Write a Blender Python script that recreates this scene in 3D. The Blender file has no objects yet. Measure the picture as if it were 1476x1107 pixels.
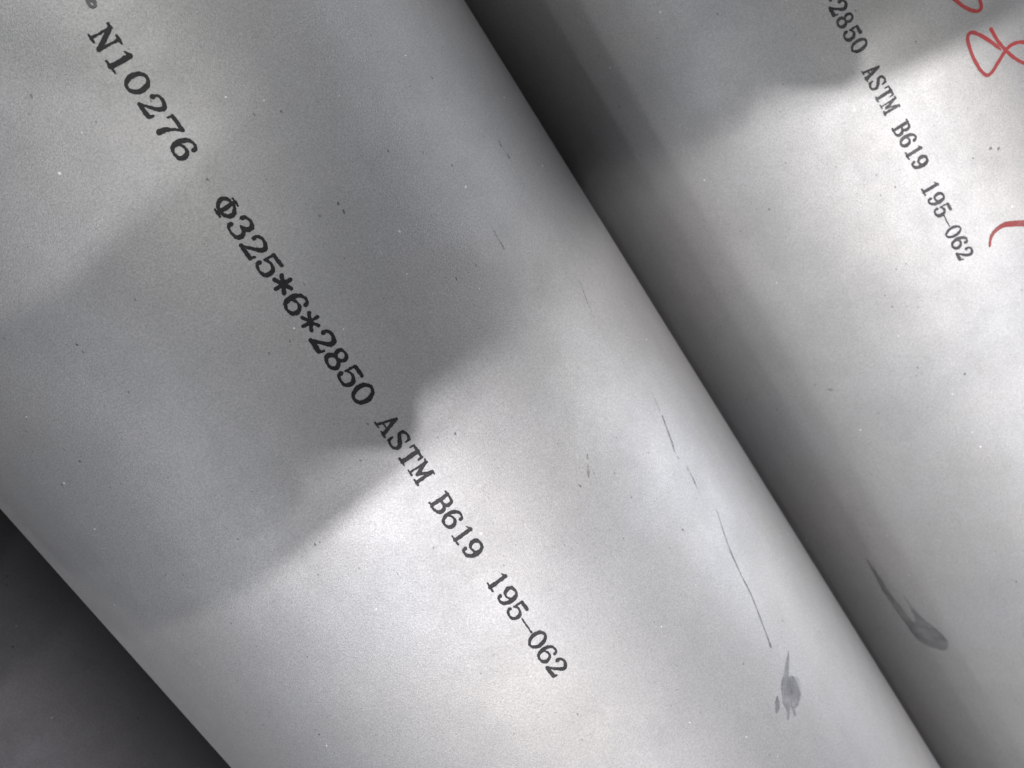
import bpy, bmesh, math, random
import numpy as np
from mathutils import Vector, Matrix

# ------------------------------------------------------------------ camera, world, lamps, exposure
scene = bpy.context.scene
col = scene.collection
R = 0.1625                     # pipe outer radius (325 mm pipe)
PI = math.pi
CAM = Vector((0.0, 0.0, 0.4415))
AX_R = Vector((0.79333586, -0.55166389, 0.25745907))
AX_U = Vector((0.58596201, 0.80665855, -0.07713955))
AX_B = Vector((-0.16512646, 0.21205881, 0.96320523))
cam_rot = Matrix((AX_R, AX_U, AX_B)).transposed()
cd = bpy.data.cameras.new('camera'); cam = bpy.data.objects.new('camera', cd); col.objects.link(cam)
cam.matrix_world = Matrix.Translation(CAM) @ cam_rot.to_4x4()
cd.sensor_width = 36.0; cd.lens = 36.0 * 1136.0 / 1476.0
cd.clip_start = 0.02; cd.clip_end = 60
cd.dof.use_dof = True; cd.dof.focus_distance = 0.285; cd.dof.aperture_fstop = 13.0
scene.camera = cam

world = bpy.data.worlds.new('World'); scene.world = world; world.use_nodes = True
bg = world.node_tree.nodes['Background']
bg.inputs['Color'].default_value = (0.90, 0.93, 1.0, 1); bg.inputs['Strength'].default_value = 0.22

def lamp(name, d, dist, power, size, colr):
    l = bpy.data.lights.new(name, 'AREA'); l.shape = 'DISK'; l.size = size; l.energy = power; l.color = colr
    o = bpy.data.objects.new(name, l); col.objects.link(o)
    v = Vector(d).normalized(); o.location = v * dist
    o.rotation_euler = v.to_track_quat('Z', 'Y').to_euler()
    return o
WARM = (1.0, 0.965, 0.972); AMBER = (1.0, 0.99, 0.90); COOL = (0.96, 0.97, 1.0)
lamp('ceiling_lamp_a', (-0.19, -0.19, 0.96), 4.2, 33, 0.06, WARM)
lamp('ceiling_lamp_b', (0.20, -0.21, 0.95), 4.2, 29, 0.07, WARM)
lamp('fill_lamp_g', (-0.38, -0.20, 0.90), 4.4, 24, 0.07, WARM)  # added fill, brightens the lit left flank of the middle pipe
lamp('ceiling_lamp_c', (-0.74, -0.24, 0.62), 5.4, 14, 0.08, COOL)
lamp('ceiling_lamp_d', (-0.81, -0.24, 0.50), 5.6, 9, 0.14, COOL)
lamp('ceiling_lamp_e', (0.05, -0.66, 0.75), 5.6, 18, 0.4, WARM)
lamp('ceiling_lamp_f', (0.07, 0.40, 0.91), 4.4, 25, 0.60, AMBER)
lamp('side_fill', (0.93, -0.25, 0.30), 4.0, 52, 1.8, COOL)  # unseen broad light added low on the right to brighten the right pipe

vs = scene.view_settings
vs.view_transform = 'Standard'; vs.look = 'None'; vs.gamma = 1.0; vs.exposure = 0.50
vs.use_curve_mapping = False

# ------------------------------------------------------------------ helpers
def tag(o, label=None, cat=None, group=None, kind=None):
    if label: o['label'] = label
    if cat: o['category'] = cat
    if group: o['group'] = group
    if kind: o['kind'] = kind
    return o

def mesh_obj(name, verts, faces, mat, parent=None, smooth=True):
    me = bpy.data.meshes.new(name); me.from_pydata(verts, [], faces); me.update()
    if mat: me.materials.append(mat)
    if smooth: me.polygons.foreach_set('use_smooth', [True] * len(me.polygons))
    o = bpy.data.objects.new(name, me); col.objects.link(o)
    if parent: o.parent = parent
    return o

class NT:
    def __init__(s, name):
        s.m = bpy.data.materials.new(name); s.m.use_nodes = True
        s.t = s.m.node_tree; s.b = s.t.nodes['Principled BSDF']; s.out = s.t.nodes['Material Output']
    def n(s, t, **kw):
        nd = s.t.nodes.new(t)
        for k, v in kw.items(): setattr(nd, k, v)
        return nd
    def l(s, a, b): s.t.links.new(a, b)
    def math(s, op, a, b=None, c=None, clamp=False):
        nd = s.n('ShaderNodeMath', operation=op); nd.use_clamp = clamp
        for i, x in enumerate((a, b, c)):
            if x is None: continue
            if hasattr(x, 'links'): s.l(x, nd.inputs[i])
            else: nd.inputs[i].default_value = x
        return nd.outputs[0]
    def mix(s, f, a, b):
        nd = s.n('ShaderNodeMix', data_type='RGBA')
        for k, x in ((0, f), (6, a), (7, b)):
            if hasattr(x, 'links'): s.l(x, nd.inputs[k])
            else: nd.inputs[k].default_value = x
        return nd.outputs[2]
    def noise(s, vec, scale, detail=2, rough=0.5):
        nd = s.n('ShaderNodeTexNoise'); nd.inputs['Scale'].default_value = scale
        nd.inputs['Detail'].default_value = detail; nd.inputs['Roughness'].default_value = rough
        s.l(vec, nd.inputs['Vector']); return nd.outputs['Fac']
    def ramp(s, f, a, b):
        nd = s.n('ShaderNodeMapRange'); nd.inputs[1].default_value = a; nd.inputs[2].default_value = b
        s.l(f, nd.inputs[0]); return nd.outputs[0]
    def vor(s, vec, scale):
        nd = s.n('ShaderNodeTexVoronoi'); nd.inputs['Scale'].default_value = scale
        s.l(vec, nd.inputs['Vector']); return nd

def metal_material(name, seed, tone=(0.60, 0.60, 0.60)):
    k = NT(name)
    tc = k.n('ShaderNodeTexCoord')
    mp = k.n('ShaderNodeMapping'); mp.inputs['Location'].default_value = (seed * 1.7, seed * 0.9, seed * 2.3)
    k.l(tc.outputs['Object'], mp.inputs['Vector']); v = mp.outputs[0]
    # broad pickling clouds
    c1 = k.noise(v, 9, 3, 0.55); c2 = k.noise(v, 34, 4, 0.6); c3 = k.noise(v, 150, 3, 0.6)
    cool = tuple(x * y for x, y in zip(tone, (0.97, 0.985, 1.025))) + (1,)
    warm = tuple(x * y for x, y in zip(tone, (1.02, 1.0, 0.98))) + (1,)
    base = k.mix(k.ramp(c1, 0.35, 0.65), cool, warm)
    base = k.mix(k.math('MULTIPLY', k.ramp(c2, 0.42, 0.70), 0.24), base, tuple(x * .6 for x in tone) + (1,))
    # faint rolling streaks along the pipe
    sm1 = k.n('ShaderNodeMapping'); sm1.inputs['Scale'].default_value = (1, .06, 1); k.l(v, sm1.inputs['Vector'])
    stk = k.noise(sm1.outputs[0], 75, 4, 0.65)
    base = k.mix(k.math('MULTIPLY', k.ramp(stk, 0.45, 0.75), 0.20), base, tuple(x * .7 for x in tone) + (1,))
    # blasted grain
    g1 = k.noise(v, 1500, 2, 0.65); g2 = k.noise(v, 3400, 1, 0.5)
    gr = k.math('ADD', k.math('MULTIPLY', g1, 0.6), k.math('MULTIPLY', g2, 0.4))
    gd = k.ramp(gr, 0.34, 0.66)
    base = k.mix(k.math('MULTIPLY', k.math('SUBTRACT', 1.0, gd), 0.70), base, tuple(x * .5 for x in tone) + (1,))
    # pits: small uneven dark specks, drawn out along the pipe
    wv = k.n('ShaderNodeVectorMath', operation='MULTIPLY_ADD'); wv.inputs[1].default_value = (.0011,) * 3
    nn = k.n('ShaderNodeTexNoise'); nn.inputs['Scale'].default_value = 900; nn.inputs['Detail'].default_value = 1
    k.l(v, nn.inputs['Vector']); k.l(nn.outputs['Color'], wv.inputs[0]); k.l(v, wv.inputs[2])
    st_ = k.n('ShaderNodeVectorMath', operation='MULTIPLY'); st_.inputs[1].default_value = (1, .6, 1); k.l(wv.outputs[0], st_.inputs[0])
    pv = k.vor(st_.outputs[0], 520); sep = k.n('ShaderNodeSeparateColor'); k.l(pv.outputs['Color'], sep.inputs[0])
    sel = k.math('GREATER_THAN', sep.outputs[0], 0.55)
    rad = k.math('MULTIPLY', k.math('POWER', sep.outputs[1], 3.0), 0.25)
    pit = k.math('MULTIPLY', sel, k.math('LESS_THAN', pv.outputs['Distance'], k.math('MULTIPLY', rad, k.ramp(c2, 0.35, 0.6))))
    base = k.mix(k.math('MULTIPLY', pit, k.math('MULTIPLY', sep.outputs[2], 0.8)), base, tuple(x * .17 for x in tone) + (1,))
    # sparkle: facet glints painted into the base colour
    sv = k.vor(v, 300); sp = k.n('ShaderNodeSeparateColor'); k.l(sv.outputs['Color'], sp.inputs[0])
    spk = k.math('MULTIPLY', k.math('GREATER_THAN', sp.outputs[0], 0.95),
                 k.math('LESS_THAN', sv.outputs['Distance'], k.math('MULTIPLY', k.math('POWER', sp.outputs[1], 2.0), 0.15)))
    base = k.mix(spk, base, tuple(min(1, x * 1.7) for x in tone) + (1,))
    k.l(base, k.b.inputs['Base Color'])
    k.b.inputs['Metallic'].default_value = 0.96
    rg = k.math('ADD', 0.45, k.math('ADD', k.math('MULTIPLY', c3, 0.08), k.math('MULTIPLY', c2, 0.10)))
    k.l(rg, k.b.inputs['Roughness'])
    k.b.inputs['Specular IOR Level'].default_value = 0.5
    h = k.math('ADD', k.math('MULTIPLY', g1, 0.45), k.math('MULTIPLY', g2, 0.55))
    bp = k.n('ShaderNodeBump'); bp.inputs['Strength'].default_value = 0.8; bp.inputs['Distance'].default_value = 0.00017
    k.l(h, bp.inputs['Height']); k.l(bp.outputs[0], k.b.inputs['Normal'])
    return k.m

def film_material(name, colour, opacity, rough=0.45, patch=0.25, metallic=0.0, scale=900):
    """ink, marker or stain: a thin film, a little patchy so that the grain below shows through"""
    k = NT(name)
    tc = k.n('ShaderNodeTexCoord'); v = tc.outputs['Object']
    n1 = k.noise(v, scale, 2, 0.6); n2 = k.noise(v, 130, 2, 0.5)
    k.b.inputs['Base Color'].default_value = (*colour, 1); k.b.inputs['Roughness'].default_value = rough
    k.b.inputs['Metallic'].default_value = metallic
    k.b.inputs['Specular IOR Level'].default_value = 0.35
    f = k.math('SUBTRACT', opacity + patch * 0.5, k.math('MULTIPLY', k.math('ADD', n1, n2), patch), clamp=True)
    tr = k.n('ShaderNodeBsdfTransparent'); mx = k.n('ShaderNodeMixShader')
    k.l(f, mx.inputs[0]); k.l(tr.outputs[0], mx.inputs[1]); k.l(k.b.outputs[0], mx.inputs[2])
    k.l(mx.outputs[0], k.out.inputs[0])
    return k.m

def plain(name, colour, rough=0.6, metallic=0.0, var=0.15, scale=40):
    k = NT(name); tc = k.n('ShaderNodeTexCoord'); f = k.noise(tc.outputs['Object'], scale, 5, 0.6)
    a = tuple(c * (1 - var) for c in colour) + (1,); b = tuple(min(1, c * (1 + var)) for c in colour) + (1,)
    k.l(k.mix(k.ramp(f, 0.3, 0.7), a, b), k.b.inputs['Base Color'])
    k.b.inputs['Roughness'].default_value = rough; k.b.inputs['Metallic'].default_value = metallic
    bp = k.n('ShaderNodeBump'); bp.inputs['Strength'].default_value = 0.3; bp.inputs['Distance'].default_value = 0.001
    k.l(f, bp.inputs['Height']); k.l(bp.outputs[0], k.b.inputs['Normal'])
    return k.m

# ------------------------------------------------------------------ floor
SIDE_X = 2 * R + 0.0065; SIDE_Z = -0.009
FLOOR_Z = SIDE_Z - R
floor = mesh_obj('floor', [(-6, -6, FLOOR_Z), (6, -6, FLOOR_Z), (6, 6, FLOOR_Z), (-6, 6, FLOOR_Z)], [(0, 1, 2, 3)],
                 plain('floor_concrete', (0.20, 0.20, 0.195), 0.85, 0, 0.25, 6))
tag(floor, kind='structure')

# ------------------------------------------------------------------ pipes
def make_pipe(name, mat, loc, y0, y1, R=R):
    """hollow tube along Y, 6 mm wall, origin on its axis"""
    n = 384; w = 0.006; b = 0.0012
    prof = [(R, y0 + b), (R, y0 + 0.4 * (y1 - y0)), (R, y0 + 0.7 * (y1 - y0)), (R, y1 - b), (R - b, y1), (R - w, y1), (R - w, y0), (R - b, y0)]
    V = []; F = []
    for r, y in prof:
        for i in range(n):
            a = 2 * PI * i / n; V.append((r * math.sin(a), y, r * math.cos(a)))
    m = len(prof)
    for j in range(m):
        for i in range(n):
            a, b_ = j * n + i, j * n + (i + 1) % n; c, d = ((j + 1) % m) * n + (i + 1) % n, ((j + 1) % m) * n + i
            F.append((a, d, c, b_))
    o = mesh_obj(name, V, F, mat); o.location = loc
    me = o.data
    bm = bmesh.new(); bm.from_mesh(me); bmesh.ops.recalc_face_normals(bm, faces=bm.faces)
    for e in bm.edges:
        if len(e.link_faces) == 2 and e.calc_face_angle() > 0.5: e.smooth = False
    bm.to_mesh(me); bm.free()
    return o

steel_a = metal_material('blasted_alloy', 1.0)
steel_b = metal_material('blasted_alloy_pale', 4.0, (0.63, 0.635, 0.63))
steel_c = metal_material('blasted_alloy_shaded', 7.0, (0.065, 0.064, 0.068))  # same alloy, dark tone stands in for the shade on this pipe
pipe = make_pipe('metal_pipe', steel_a, (0, 0, 0), -2.55, 0.30)
pipe_r = make_pipe('metal_pipe', steel_b, (SIDE_X, 0, SIDE_Z), -2.53, 0.32)
R3 = 0.10; Z3 = FLOOR_Z + R3
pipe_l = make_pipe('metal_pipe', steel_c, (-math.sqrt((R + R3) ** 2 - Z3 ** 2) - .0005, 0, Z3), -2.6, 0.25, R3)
G = 'blasted alloy pipes lying side by side'
tag(pipe, 'large grey blasted alloy pipe in the middle, printed N10276', 'pipe', G)
tag(pipe_r, 'pale grey alloy pipe at right with red handwritten marks', 'pipe', G)
tag(pipe_l, 'thinner pipe, toned dark grey for shade, at the bottom left without any print', 'pipe', G)

# ------------------------------------------------------------------ film decals on a pipe: strokes -> distance field -> trimmed mesh
def pix(x, y, cx=0.0, cz=0.0):
    """where a sight line through photo pixel (x, y) meets the pipe: (u along the print, v round the pipe)"""
    d = (AX_R * (x - 738.0) + AX_U * -(y - 553.5) - AX_B * 1136.0).normalized()
    ox, oz = CAM.x - cx, CAM.z - cz
    a = d.x ** 2 + d.z ** 2; b = 2 * (d.x * ox + d.z * oz); c = ox * ox + oz * oz - R * R
    q = b * b - 4 * a * c
    t = (-b - math.sqrt(max(q, 0))) / (2 * a); p = CAM + d * t
    return (-p.y, R * math.atan2(p.x - cx, p.z - cz))

def spline(pts, n=10, closed=False):
    P = [np.array(p, float) for p in pts]; out = []
    m = len(P); rng = range(m if closed else m - 1)
    for i in rng:
        g = (lambda k: P[k % m]) if closed else (lambda k: P[min(max(k, 0), m - 1)])
        p0, p1, p2, p3 = g(i - 1), g(i), g(i + 1), g(i + 2)
        for s in range(n):
            t = s / n
            out.append(0.5 * (2 * p1 + (p2 - p0) * t + (2 * p0 - 5 * p1 + 4 * p2 - p3) * t * t + (3 * p1 - p0 - 3 * p2 + p3) * t ** 3))
    out.append(P[0] if closed else P[-1])
    return [tuple(q) for q in out]

def vnoise(X, Y, scale, seed):
    """value noise on arrays"""
    rs = np.random.RandomState(seed); T = rs.rand(64, 64) * 2 - 1
    x = X / scale + 100.3; y = Y / scale + 57.7
    i = np.floor(x).astype(int); j = np.floor(y).astype(int); fx = x - i; fy = y - j
    fx = fx * fx * (3 - 2 * fx); fy = fy * fy * (3 - 2 * fy)
    g = lambda a, b: T[a % 64, b % 64]
    return (g(i, j) * (1 - fx) + g(i + 1, j) * fx) * (1 - fy) + (g(i, j + 1) * (1 - fx) + g(i + 1, j + 1) * fx) * fy

def field_mesh(strokes, cell, wob, wscale, seed):
    """strokes: lists of (u, v, r); returns 2D verts and triangles of the region inside"""
    allp = np.array([p for s in strokes for p in s]); pad = allp[:, 2].max() + wob * 2 + cell * 2
    x0, y0 = allp[:, 0].min() - pad, allp[:, 1].min() - pad; x1, y1 = allp[:, 0].max() + pad, allp[:, 1].max() + pad
    nx, ny = int((x1 - x0) / cell) + 2, int((y1 - y0) / cell) + 2
    X, Y = np.meshgrid(x0 + np.arange(nx) * cell, y0 + np.arange(ny) * cell, indexing='ij')
    D = np.full(X.shape, 1e9)
    for s in strokes:
        if len(s) == 1: s = [s[0], s[0]]
        for (ax, ay, ar), (bx, by, br) in zip(s[:-1], s[1:]):
            dx, dy = bx - ax, by - ay; L = dx * dx + dy * dy
            t = np.clip(((X - ax) * dx + (Y - ay) * dy) / L, 0, 1) if L > 1e-16 else np.zeros_like(X)
            D = np.minimum(D, np.hypot(X - ax - t * dx, Y - ay - t * dy) - (ar + (br - ar) * t))
    D = D + wob * vnoise(X, Y, wscale, seed) + wob * 0.6 * vnoise(X, Y, wscale * 0.35, seed + 1)
    V = []; F = []; vid = {}
    def grid(i, j):
        k = (i, j)
        if k not in vid: vid[k] = len(V); V.append((X[i, j], Y[i, j]))
        return vid[k]
    def cut(a, b):
        if b < a: a, b = b, a
        k = (a, b)
        if k not in vid:
            da, db = D[a], D[b]; t = da / (da - db); vid[k] = len(V)
            V.append((X[a] + (X[b] - X[a]) * t, Y[a] + (Y[b] - Y[a]) * t))
        return vid[k]
    near = np.argwhere(np.minimum.reduce([D[:-1, :-1], D[1:, :-1], D[:-1, 1:], D[1:, 1:]]) < 0)
    for i, j in near:
        i = int(i); j = int(j)
        for tri in (((i, j), (i + 1, j), (i + 1, j + 1)), ((i, j), (i + 1, j + 1), (i, j + 1))):
            poly = []
            for a, b in zip(tri, tri[1:] + tri[:1]):
                ina, inb = D[a] < 0, D[b] < 0
                if ina: poly.append(grid(*a))
                if ina != inb: poly.append(cut(a, b))
            if len(poly) >= 3: F.append(tuple(poly))
    return V, F

LIFT = {}
def decal(name, parent, strokes, mat, cell=0.00022, wob=0.0, wscale=0.001, seed=1, label=None, lift=0.00012):
    """strokes in metres on the unrolled pipe surface; one mesh lying on the pipe"""
    V = []; F = []
    groups = strokes if isinstance(strokes[0][0], list) else [strokes]
    for gi, g in enumerate(groups):
        v, f = field_mesh(g, cell, wob, wscale, seed + gi * 7)
        o = len(V); rr = R + lift
        V += [(rr * math.sin(b / R), -a, rr * math.cos(b / R)) for a, b in v]
        F += [tuple(i + o for i in t) for t in f]
    ob = mesh_obj(name, V, F, mat, parent)
    if label: ob['label'] = label
    return ob

# ------------------------------------------------------------------ stencil letters, unit cap height, strokes (x, y, radius)
def st(*p): return list(p)
def cv(pts, n=8): return spline(pts, n)
def ell(cx, cy, a, b, rs, rt, n=28):
    return [(cx + a * math.cos(t), cy + b * math.sin(t), rt + (rs - rt) * abs(math.cos(t)) ** 1.5) for t in [2 * PI * i / n for i in range(n + 1)]]
def rot180(S, w=0.8): return [[(w - x, 1 - y, r) for x, y, r in s] for s in S]
T_, M_, N_ = 0.085, 0.062, 0.042
GL = {}
GL['0'] = [ell(.4, .5, .32, .455, .085, .05)]
GL['1'] = [st((.42, .04, T_), (.42, .93, T_)), st((.42, .95, .05), (.3, .90, .042), (.19, .85, .03)), st((.16, .035, .04), (.68, .035, .04))]
GL['2'] = [cv([(.13, .70, .085), (.12, .80, .06), (.24, .93, .055), (.44, .955, .06), (.66, .84, .085), (.66, .66, .085), (.46, .42, .06), (.10, .08, .05)]),
           st((.10, .08, .075), (.66, .08, .08)), st((.68, .08, .06), (.74, .26, .04))]
GL['7'] = [st((.10, .91, .065), (.74, .91, .07)), st((.09, .92, .05), (.06, .72, .038)), cv([(.74, .90, .045), (.52, .58, .05), (.41, .34, .08), (.37, .08, .095)])]
GL['6'] = [cv([(.64, .80, .078), (.62, .90, .055), (.45, .955, .05), (.24, .86, .07), (.11, .62, .085), (.09, .36, .088), (.18, .12, .07), (.40, .045, .05), (.62, .13, .075), (.69, .32, .085), (.60, .51, .065), (.42, .57, .05), (.22, .49, .045), (.12, .36, .05)])]
GL['9'] = rot180(GL['6'])
GL['3'] = [cv([(.14, .76, .08), (.16, .87, .055), (.30, .95, .05), (.48, .945, .055), (.64, .83, .08), (.60, .64, .075), (.36, .53, .042)]),
           cv([(.36, .53, .042), (.60, .47, .07), (.70, .28, .088), (.62, .11, .07), (.42, .045, .05), (.24, .06, .05), (.11, .15, .06), (.11, .24, .08)])]
GL['5'] = [st((.18, .92, .07), (.66, .93, .075)), st((.17, .92, .045), (.14, .48, .042)),
           cv([(.14, .48, .045), (.28, .58, .05), (.46, .60, .055), (.65, .49, .08), (.69, .30, .088), (.60, .11, .07), (.40, .045, .05), (.22, .07, .05), (.11, .15, .06), (.11, .25, .08)])]
GL['8'] = [ell(.4, .735, .235, .215, .075, .048), ell(.4, .275, .295, .23, .085, .05)]
GL['*'] = [[(.4, .5, .06), (.4 + .36 * math.cos(t), .5 + .36 * math.sin(t), .072)] for t in [PI / 2 + i * PI / 3 for i in range(6)]]
GL['\u03a6'] = [ell(.4, .5, .36, .30, .075, .045), st((.4, .10, .075), (.4, .90, .075)), st((.24, .07, .035), (.56, .07, .035)), st((.24, .93, .035), (.56, .93, .035))]
GL['N'] = [st((.17, .05, .04), (.17, .93, .04)), st((.68, .08, .045), (.68, .95, .045)), st((.15, .93, .075), (.66, .06, .085)),
           st((.02, .04, .038), (.34, .04, .038)), st((.0, .955, .042), (.18, .955, .05)), st((.52, .955, .038), (.84, .955, .038))]
GL['A'] = [st((.40, .95, .05), (.13, .05, .045)), st((.41, .94, .07), (.66, .06, .085)), st((.22, .33, .042), (.56, .33, .042)),
           st((.0, .035, .038), (.28, .035, .038)), st((.50, .035, .038), (.82, .035, .038))]
GL['S'] = [cv([(.65, .80, .05), (.54, .92, .055), (.38, .955, .05), (.19, .86, .07), (.17, .68, .08), (.36, .55, .085), (.58, .43, .088), (.67, .26, .08), (.58, .09, .06), (.40, .045, .05), (.22, .09, .055), (.12, .22, .05)]),
           st((.67, .95, .03), (.66, .70, .04)), st((.12, .05, .03), (.12, .30, .04))]
GL['T'] = [st((.07, .935, .05), (.73, .935, .05)), st((.06, .94, .045), (.04, .73, .036)), st((.74, .94, .045), (.76, .73, .036)), st((.4, .05, T_), (.4, .92, T_)), st((.20, .035, .038), (.60, .035, .038))]
GL['M'] = [st((.12, .05, .045), (.13, .94, .05)), st((.69, .05, .08), (.68, .94, .07)), st((.13, .94, .07), (.40, .26, .07)), st((.67, .94, .05), (.40, .26, .05)),
           st((-.02, .035, .038), (.26, .035, .038)), st((.52, .035, .038), (.84, .035, .038)), st((-.01, .96, .038), (.16, .96, .042)), st((.66, .96, .042), (.82, .96, .038))]
GL['B'] = [st((.19, .05, .08), (.19, .95, .08)), st((.02, .04, .04), (.3, .04, .045)), st((.02, .96, .04), (.3, .96, .045)),
           cv([(.2, .955, .045), (.46, .955, .05), (.62, .86, .075), (.62, .66, .075), (.46, .54, .05), (.2, .53, .042)]),
           cv([(.2, .53, .042), (.48, .525, .05), (.68, .40, .08), (.68, .19, .085), (.50, .05, .055), (.2, .04, .045)])]
GL['-'] = [st((-.06, .46, .036), (.84, .46, .036))]

def word(parent, name, text, p_first, p_last, cap, wide, mat, seed, cx=0.0, cz=0.0, label=None, fatx=1.12):
    """text whose first and last glyph centres stand at two spots of the unrolled surface"""
    (u0, v0), (u1, v1) = p_first, p_last
    n = len(text) - 1; rnd = random.Random(seed); out = []
    for i, ch in enumerate(text):
        if ch == ' ': continue
        t = i / max(n, 1); uc = u0 + (u1 - u0) * t; vc = v0 + (v1 - v0) * t
        a = math.atan2(v1 - v0, u1 - u0) + rnd.uniform(-.02, .02); ca, sa = math.cos(a), math.sin(a)
        uc += rnd.uniform(-.00012, .00012); vc += rnd.uniform(-.00015, .00015)
        fat = rnd.uniform(1.06, 1.22) * fatx
        g = []
        for s in GL[ch]:
            q = []
            for x, y, r in s:
                lx, ly = (x - .4) * cap * wide, (y - .5) * cap
                q.append((uc + lx * ca - ly * sa, vc + lx * sa + ly * ca, r * cap * fat))
            g.append(q)
        out.append(g)
    return decal(name, parent, out, mat, cell=cap / 34, wob=cap * 0.020, wscale=cap * 0.11, seed=seed, label=label)

ink = film_material('black_stencil_ink', (0.013, 0.013, 0.017), 1.02, 0.5, 0.26, scale=1900)
ink_m = film_material('worn_black_stencil_ink', (0.016, 0.016, 0.021), 0.98, 0.5, 0.34, scale=1900)
ink_b = film_material('grey_black_stencil_ink', (0.018, 0.019, 0.026), 0.90, 0.5, 0.42, scale=1900)
CAP = 0.0072
A0 = (0.0, 0.0)
P = lambda x, y: pix(x, y)
PR = lambda x, y: pix(x, y, SIDE_X, SIDE_Z)
word(pipe, 'printed_code', 'N10276', P(151, 55), P(265, 215), CAP * 1.06, 1.06, ink, 3, fatx=1.16, label='black printed code N10276')
word(pipe, 'printed_code', '\u03a6325*6*2850', P(326, 299), P(523, 568), CAP * 1.10, 1.08, ink, 21, fatx=1.15, label='black printed size \u03a6325*6*2850')
word(pipe, 'printed_code', 'ASTM B619', P(560, 611), P(682, 791), CAP * 1.06, 1.02, ink_m, 45, label='black printed standard ASTM B619')
word(pipe, 'printed_code', '195-062', P(717, 838), P(803, 962), CAP * 1.06, 1.02, ink_m, 67, label='black printed number 195-062')
word(pipe_r, 'printed_code', '*2850', PR(1198, -8), PR(1238, 66), CAP, 0.88, ink_b, 91, label='grey printed number *2850')
word(pipe_r, 'printed_code', 'ASTM B619', PR(1256, 103), PR(1326, 234), CAP, 0.86, ink_b, 103, label='grey printed standard ASTM B619')
word(pipe_r, 'printed_code', '195-062', PR(1341, 271), PR(1391, 365), CAP, 0.86, ink_b, 133, label='grey printed number 195-062')

def pstroke(pts, f, n=8, smooth=True):
    q = [(*f(x, y), r) for x, y, r in pts]
    return spline(q, n) if smooth and len(q) > 2 else q

smudge = film_material('smudged_ink', (0.02, 0.02, 0.03), 0.75, 0.5, 0.5, scale=2500)
decal('ink_blob', pipe, [pstroke([(122, -8, .0008), (126, 0, .0007), (128, 6, .0006), (132, 10, .00055), (137, 9, .00055), (136, 3, .0007), (129, -5, .0009)], P)],
      smudge, wob=.00012, wscale=.0006, seed=5, label='smudged black ink blob before the code')

red = film_material('red_marker', (0.45, 0.030, 0.034), 0.90, 0.5, 0.40, scale=1100)
def c3(pts, r): return [(976 + x / 2.952, y / 2.952, r) for x, y in pts]
RW = 0.00082
eight = pstroke(c3([(1335, 124), (1362, 172), (1400, 216), (1440, 250), (1480, 270), (1560, 285), (1620, 260), (1610, 215), (1540, 185), (1485, 180), (1440, 183), (1402, 210), (1368, 262), (1345, 300), (1322, 320), (1296, 305), (1262, 250), (1240, 190), (1236, 155), (1252, 138), (1290, 150), (1340, 182), (1378, 214)], RW), PR)
eight[-6:] = [(u, v, r * (1 - .12 * i)) for i, (u, v, r) in enumerate(eight[-6:])]
decal('marker_figure', pipe_r, [eight], red, cell=.0004, wob=.00012, wscale=.002, seed=8, label='red handwritten figure 8')
decal('marker_figure', pipe_r, [pstroke(c3([(1120, -70), (1150, -30), (1185, 2), (1225, 32), (1268, 48), (1292, 38), (1290, 8), (1265, -40), (1230, -80), (1180, -110), (1135, -100), (1120, -70)], RW), PR)],
      red, cell=.0004, wob=.00012, wscale=.002, seed=9, label='red handwritten loop')
decal('marker_stroke', pipe_r, [pstroke([(x, y, r) for (x, y, _), r in zip(c3([(1330, 1048), (1334, 1015), (1350, 985), (1385, 960), (1430, 951), (1480, 952), (1560, 962)], 0), (.0005, .0007, .0009, .0012, .0014, .0014, .0012))], PR)],
      red, cell=.0004, wob=.00012, wscale=.002, seed=10, label='red handwritten arc')

# stains and scuffs
stain = film_material('grey_water_stain', (0.10, 0.105, 0.135), 0.55, 0.6, 0.50, scale=170)
stain_e = film_material('grey_stain_rim', (0.07, 0.075, 0.09), 0.45, 0.6, 0.6, scale=300)
scuff = film_material('dark_scuff', (0.045, 0.045, 0.055), 0.70, 0.6, 0.7, scale=1500)
scuff_soft = film_material('faint_scuff', (0.06, 0.06, 0.075), 0.66, 0.6, 0.8, scale=900)
bright = film_material('bright_scratch', (0.75, 0.75, 0.78), 0.40, 0.4, 0.7, metallic=0.5, scale=900)
q6 = lambda pts: [(1060 + x / 6.15, 880 + y / 6.15, r) for x, y, r in pts]
decal('stain', pipe, [pstroke(q6([(474, 358, .0003), (462, 440, .0011), (450, 560, .0018), (442, 680, .0031), (455, 780, .0032), (465, 860, .0016), (465, 960, .0007)]), P),
                      pstroke(q6([(500, 620, .0022), (520, 690, .0039), (520, 770, .0039), (508, 830, .0016), (525, 912, .0009)]), P)],
      stain, cell=.0003, wob=.00035, wscale=.0022, seed=31, label='blue grey water stain shaped like a teardrop')
decal('stain', pipe, [pstroke(q6([(368, 775, .0007), (372, 840, .0017), (366, 900, .0008)]), P)], stain, cell=.0003, wob=.0003, wscale=.002, seed=33, label='small grey drip beside the teardrop stain')
decal('stain_rim', pipe, [pstroke(q6([(500, 585, .00025), (560, 620, .0005), (574, 720, .0006), (560, 820, .0006), (520, 860, .0004), (497, 850, .0003), (490, 790, .0003)]), P)], stain_e, cell=.0002, wob=.00012, wscale=.001, seed=35, lift=.0002)
c8 = lambda pts: [(830 + x / 2.767, 540 + y / 2.767, r) for x, y, r in pts]
decal('scratch', pipe, [pstroke(c8([(560, 535, .0002), (585, 615, .00036), (615, 700, .00045), (660, 800, .00042), (700, 880, .00044), (735, 970, .00042), (765, 1050, .00046), (777, 1085, .00075)]), P)],
      scuff, cell=.0002, wob=.0001, wscale=.0016, seed=37, label='long thin dark scratch')
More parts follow.
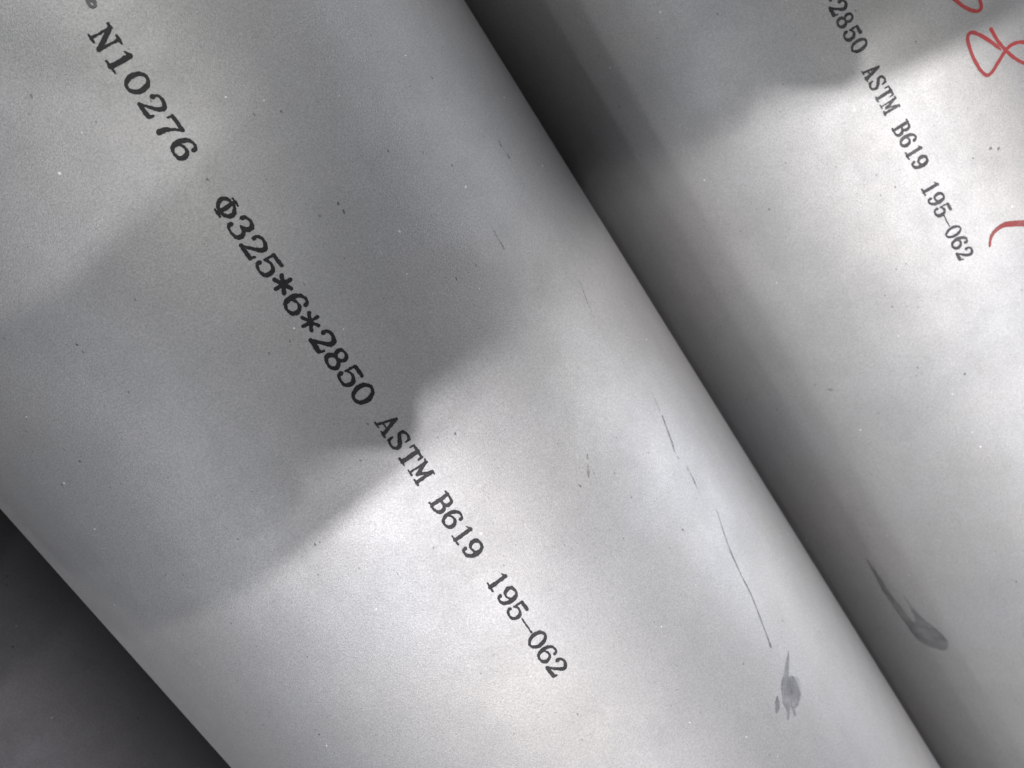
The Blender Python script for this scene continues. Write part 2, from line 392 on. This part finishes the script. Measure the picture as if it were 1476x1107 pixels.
for pts, sd in (([(290, 45, .0001), (318, 105, .0004), (335, 145, .0001)], 41), ([(345, 165, .0003), (365, 220, .0005), (385, 275, .0006), (392, 300, .0004), (415, 345, .0002)], 43), ([(440, 365, .0003), (465, 410, .0005), (490, 470, .0003)], 44)):
    decal('scuff', pipe, [pstroke(c8(pts), P)], scuff_soft, cell=.0002, wob=.00025, wscale=.0012, seed=sd)
decal('scuff', pipe, [pstroke(c8([(46, 318, .0002), (46, 335, .0003)]), P), pstroke(c8([(48, 360, .0002), (48, 385, .0004), (52, 408, .0003)]), P), pstroke(c8([(54, 385, .0003), (51, 408, .0002)]), P)],
      scuff, cell=.00015, wob=.0001, wscale=.0008, seed=46)
decal('scratch', pipe, [pstroke([(704, 175, .0002), (720, 205, .0004), (735, 232, .0005), (750, 258, .0002), (765, 285, .0002), (782, 330, .0001)], P)], bright, cell=.0002, wob=.0003, wscale=.0012, seed=48, label='pale scratch near the upper edge')
decal('scuff', pipe, [pstroke([(719, 203, .0002), (722, 210, .0004)], P), pstroke([(731, 222, .0003), (734, 227, .0006)], P)], scuff, cell=.00015, wob=.00015, wscale=.0008, seed=49)
decal('scuff', pipe, [pstroke([(705, 322, .0001), (716, 340, .0003), (726, 358, .0004)], P)], scuff_soft, cell=.0002, wob=.0002, wscale=.001, seed=50)
decal('scuff', pipe, [pstroke([(828, 398, .0001), (838, 412, .0003), (848, 440, .0001), (872, 490, .0002)], P)], scuff_soft, cell=.0002, wob=.0002, wscale=.001, seed=51)
dots = [(388, 509), (195, 432), (343, 777), (1197, 560)]
rnd = random.Random(5)
for x, y in dots[:3]:
    decal('speck', pipe, [[(*P(x, y), .0004)]], scuff, cell=.00012, wob=.0001, wscale=.0005, seed=int(x))
decal('speck', pipe_r, [pstroke([(1194, 561, .0006), (1199, 562, .0007)], PR)], scuff, cell=.0002, wob=.0002, wscale=.0008, seed=61)
for x, y in ((1428, 214), (1439, 214)):
    decal('speck', pipe_r, [[(*PR(x, y), .0007)]], scuff, cell=.0002, wob=.0002, wscale=.0006, seed=int(x))
oil = film_material('dark_oil_smear', (0.055, 0.055, 0.058), 0.50, 0.35, 0.45, scale=90)
sm = lambda pts: [(976 + x / 2.952, 732 + y / 2.952, r) for x, y, r in pts]
decal('oil_smear', pipe_r, [pstroke(sm([(805, 215, .0005), (850, 290, .0014), (900, 370, .0021), (950, 440, .0026), (1000, 500, .0036), (1060, 555, .0060), (1120, 588, .0034)]), PR),
                            pstroke(sm([(965, 375, .0002), (995, 420, .0007), (1028, 470, .0026), (1060, 515, .0054), (1105, 555, .0052), (1135, 585, .0022)]), PR)],
      oil, cell=.0004, wob=.0004, wscale=.003, seed=71, label='dark oily smear with a rounded end')
decal('scratch', pipe_r, [pstroke(sm([(1310, 960, .0002), (1350, 1000, .0006), (1365, 1015, .0003)]), PR)], bright, cell=.0003, wob=.0002, wscale=.001, seed=73)

# ------------------------------------------------------------------ the phone behind the lens and the person who holds it
C2W = cam.matrix_world.copy()
def cw(x, y, z): return C2W @ Vector((x, -y, z))       # photo axes: x right, y down, z back
black = plain('phone_glass', (0.012, 0.012, 0.014), 0.2, 0, 0.1)
trim = plain('phone_trim', (0.08, 0.08, 0.085), 0.35, 0.8, 0.1)
def slab(name, x0, x1, y0, y1, z0, z1, rad, mat, parent):
    pts = []
    for cx, cy, a0 in ((x1 - rad, y1 - rad, 0), (x0 + rad, y1 - rad, 90), (x0 + rad, y0 + rad, 180), (x1 - rad, y0 + rad, 270)):
        for i in range(9):
            a = math.radians(a0 + i * 11.25); pts.append((cx + rad * math.cos(a), cy + rad * math.sin(a)))
    n = len(pts); V = [(x, -y, z0) for x, y in pts] + [(x, -y, z1) for x, y in pts]
    F = [tuple(range(n)), tuple(range(2 * n - 1, n - 1, -1))] + [(i, n + i, n + (i + 1) % n, (i + 1) % n) for i in range(n)]
    return mesh_obj(name, V, F, mat, parent, smooth=False)
phone = bpy.data.objects.new('smartphone', None); col.objects.link(phone); phone.matrix_world = C2W
tag(phone, 'black smartphone held flat above the pipes, seen only by its shadow', 'phone')
slab('phone_body', -.016, .145, -.013, .063, .004, .012, .010, black, phone)
slab('screen', -.014, .143, -.011, .061, .0122, .0128, .008, black, phone)

def capsule(bm, a, b, ra, rb, seg=16):
    a, b = Vector(a), Vector(b); d = b - a
    for p, r in ((a, ra), (b, rb)):
        bmesh.ops.create_uvsphere(bm, u_segments=seg, v_segments=10, radius=r, matrix=Matrix.Translation(p))
    L = d.length
    if L > 1e-5:
        m = Matrix.Translation((a + b) / 2) @ d.to_track_quat('Z', 'Y').to_matrix().to_4x4()
        bmesh.ops.create_cone(bm, cap_ends=True, segments=seg, radius1=ra, radius2=rb, depth=L, matrix=m)

def person():
    caps = []   # (a, b, ra, rb, material index): 0 cloth, 1 skin, 2 hair, 3 trousers, 4 boots
    def add(a, b, ra, rb, m): caps.append((Vector(a), Vector(b), ra, rb, m))
    fz = FLOOR_Z
    hipc = Vector((.53, .01, fz + .90)); chest = Vector((.07, .01, fz + 1.09))
    shR, shL = Vector((-.04, .19, fz + 1.10)), Vector((-.04, -.14, fz + 1.10))
    for sy in (-.09, .09): add(hipc + Vector((0, sy, 0)), chest + Vector((0, sy, 0)), .115, .125, 0)
    add(chest, shR, .12, .075, 0); add(chest, shL, .12, .07, 0); add(shR, shL, .075, .07, 0)
    neck = Vector((-.11, .0, fz + 1.09)); head = Vector((-.20, -.03, fz + 1.06))
    add(chest, neck, .09, .06, 0); add(neck, head, .055, .06, 1)
    add(head + Vector((.03, 0, .0)), head + Vector((-.05, 0, -.02)), .085, .080, 1)
    add(head + Vector((.03, 0, -.085)), head + Vector((.045, 0, -.085)), .05, .042, 1)    # jaw
    add(head + Vector((-.02, 0, -.112)), head + Vector((.0, 0, -.118)), .010, .013, 1)    # nose
    for s in (-1, 1): add(head + Vector((.01, .086 * s, -.01)), head + Vector((.025, .088 * s, -.03)), .014, .010, 1)
    add(head + Vector((.02, .0, .02)), head + Vector((-.07, 0, .01)), .092, .082, 2)     # hair
    # legs
    for s in (-1, 1):
        hp = hipc + Vector((.0, .10 * s, -.04)); kn = Vector((.57, .01 + .16 * s, fz + .48)); an = Vector((.67, .01 + .17 * s, fz + .09))
        add(hp, kn, .098, .066, 3); add(kn, an, .066, .045, 3)
        add(an + Vector((.03, 0, -.045)), an + Vector((-.13, 0, -.055)), .043, .034, 4); add(an, an + Vector((0, 0, -.04)), .048, .044, 4)
    # right arm to the right end of the phone, left arm to the other end
    def arm(sh, el, wr, knuckles_from, finger_targets, thumb):
        add(sh, el, .062, .048, 0); add(el, wr, .056, .040, 0)
        palm = wr + (knuckles_from - wr) * .55
        add(wr, palm, .026, .024, 1)
        for k, (kn, mid, tip, r) in enumerate(finger_targets):
            add(palm, kn, .019, .011, 1); add(kn, mid, r, r * .92, 1); add(mid, tip, r * .92, r * .75, 1)
        add(palm, thumb[0], .017, .012, 1); add(thumb[0], thumb[1], .0115, .009, 1)
    # fingers curl round the lower long edge of the phone, thumb on the screen
    f = []
    for i, x in enumerate((.096, .078, .060, .042)):
        f.append((cw(x, .088, .026 - .003 * i), cw(x - .004, .076, -.004), cw(x - .010, .050, -.0065), .0088 - .0006 * (i == 3)))
    arm(shL, Vector((-.29, -.115, .61)), cw(-.004, .118, .045), cw(.068, .088, .024), f, (cw(.032, .080, .030), cw(.050, .050, .0215)))
    # the other hand rests on the thigh
    kn = Vector((.54, .16, fz + .60)); f = []
    for i in range(4):
        b0 = kn + Vector((-.075, -.035 + .024 * i, .03)); f.append((b0, b0 + Vector((-.028, 0, -.030)), b0 + Vector((-.034, 0, -.058)), .0085))
    arm(shR, Vector((.22, .30, .68)), kn + Vector((-.03, .03, .085)), kn + Vector((-.06, 0, .055)), f, (kn + Vector((-.01, -.055, .05)), kn + Vector((-.03, -.075, .03))))
    bm = bmesh.new()
    for a, b, ra, rb, m in caps: capsule(bm, a, b, ra, rb)
    me = bpy.data.meshes.new('person'); bm.to_mesh(me); bm.free()
    tmp = bpy.data.objects.new('person', me); col.objects.link(tmp)
    md = tmp.modifiers.new('r', 'REMESH'); md.mode = 'VOXEL'; md.voxel_size = 0.0045
    sm_ = tmp.modifiers.new('s', 'SMOOTH'); sm_.factor = 0.5; sm_.iterations = 4
    dg = bpy.context.evaluated_depsgraph_get(); dg.update()
    m2 = bpy.data.meshes.new_from_object(tmp.evaluated_get(dg)); m2.name = 'person'
    tmp.modifiers.clear(); tmp.data = m2
    for mt in (plain('work_jacket', (0.55, 0.53, 0.49), 0.85, 0, 0.2, 60), plain('skin', (0.48, 0.29, 0.21), 0.5, 0, 0.08, 90), plain('dark_hair', (0.015, 0.012, 0.01), 0.6),
               plain('work_trousers', (0.03, 0.035, 0.05), 0.9), plain('work_boots', (0.02, 0.017, 0.014), 0.6)): m2.materials.append(mt)
    n = len(m2.polygons); C = np.empty(n * 3); m2.polygons.foreach_get('center', C); C = C.reshape(-1, 3)
    best = np.full(n, 1e9); idx = np.zeros(n, dtype=np.int32)
    for a, b, ra, rb, m in caps:
        a_, d_ = np.array(a), np.array(b - a); L = max(d_.dot(d_), 1e-12); t = np.clip((C - a_) @ d_ / L, 0, 1)
        dist = np.linalg.norm(C - a_ - t[:, None] * d_, axis=1) - (ra + (rb - ra) * t)
        w = dist < best; best[w] = dist[w]; idx[w] = m
    m2.polygons.foreach_set('material_index', idx); m2.polygons.foreach_set('use_smooth', np.ones(n, dtype=bool)); m2.update()
    tag(tmp, 'person in a pale jacket bending over the pipes, seen only as a shadow', 'person')
person()
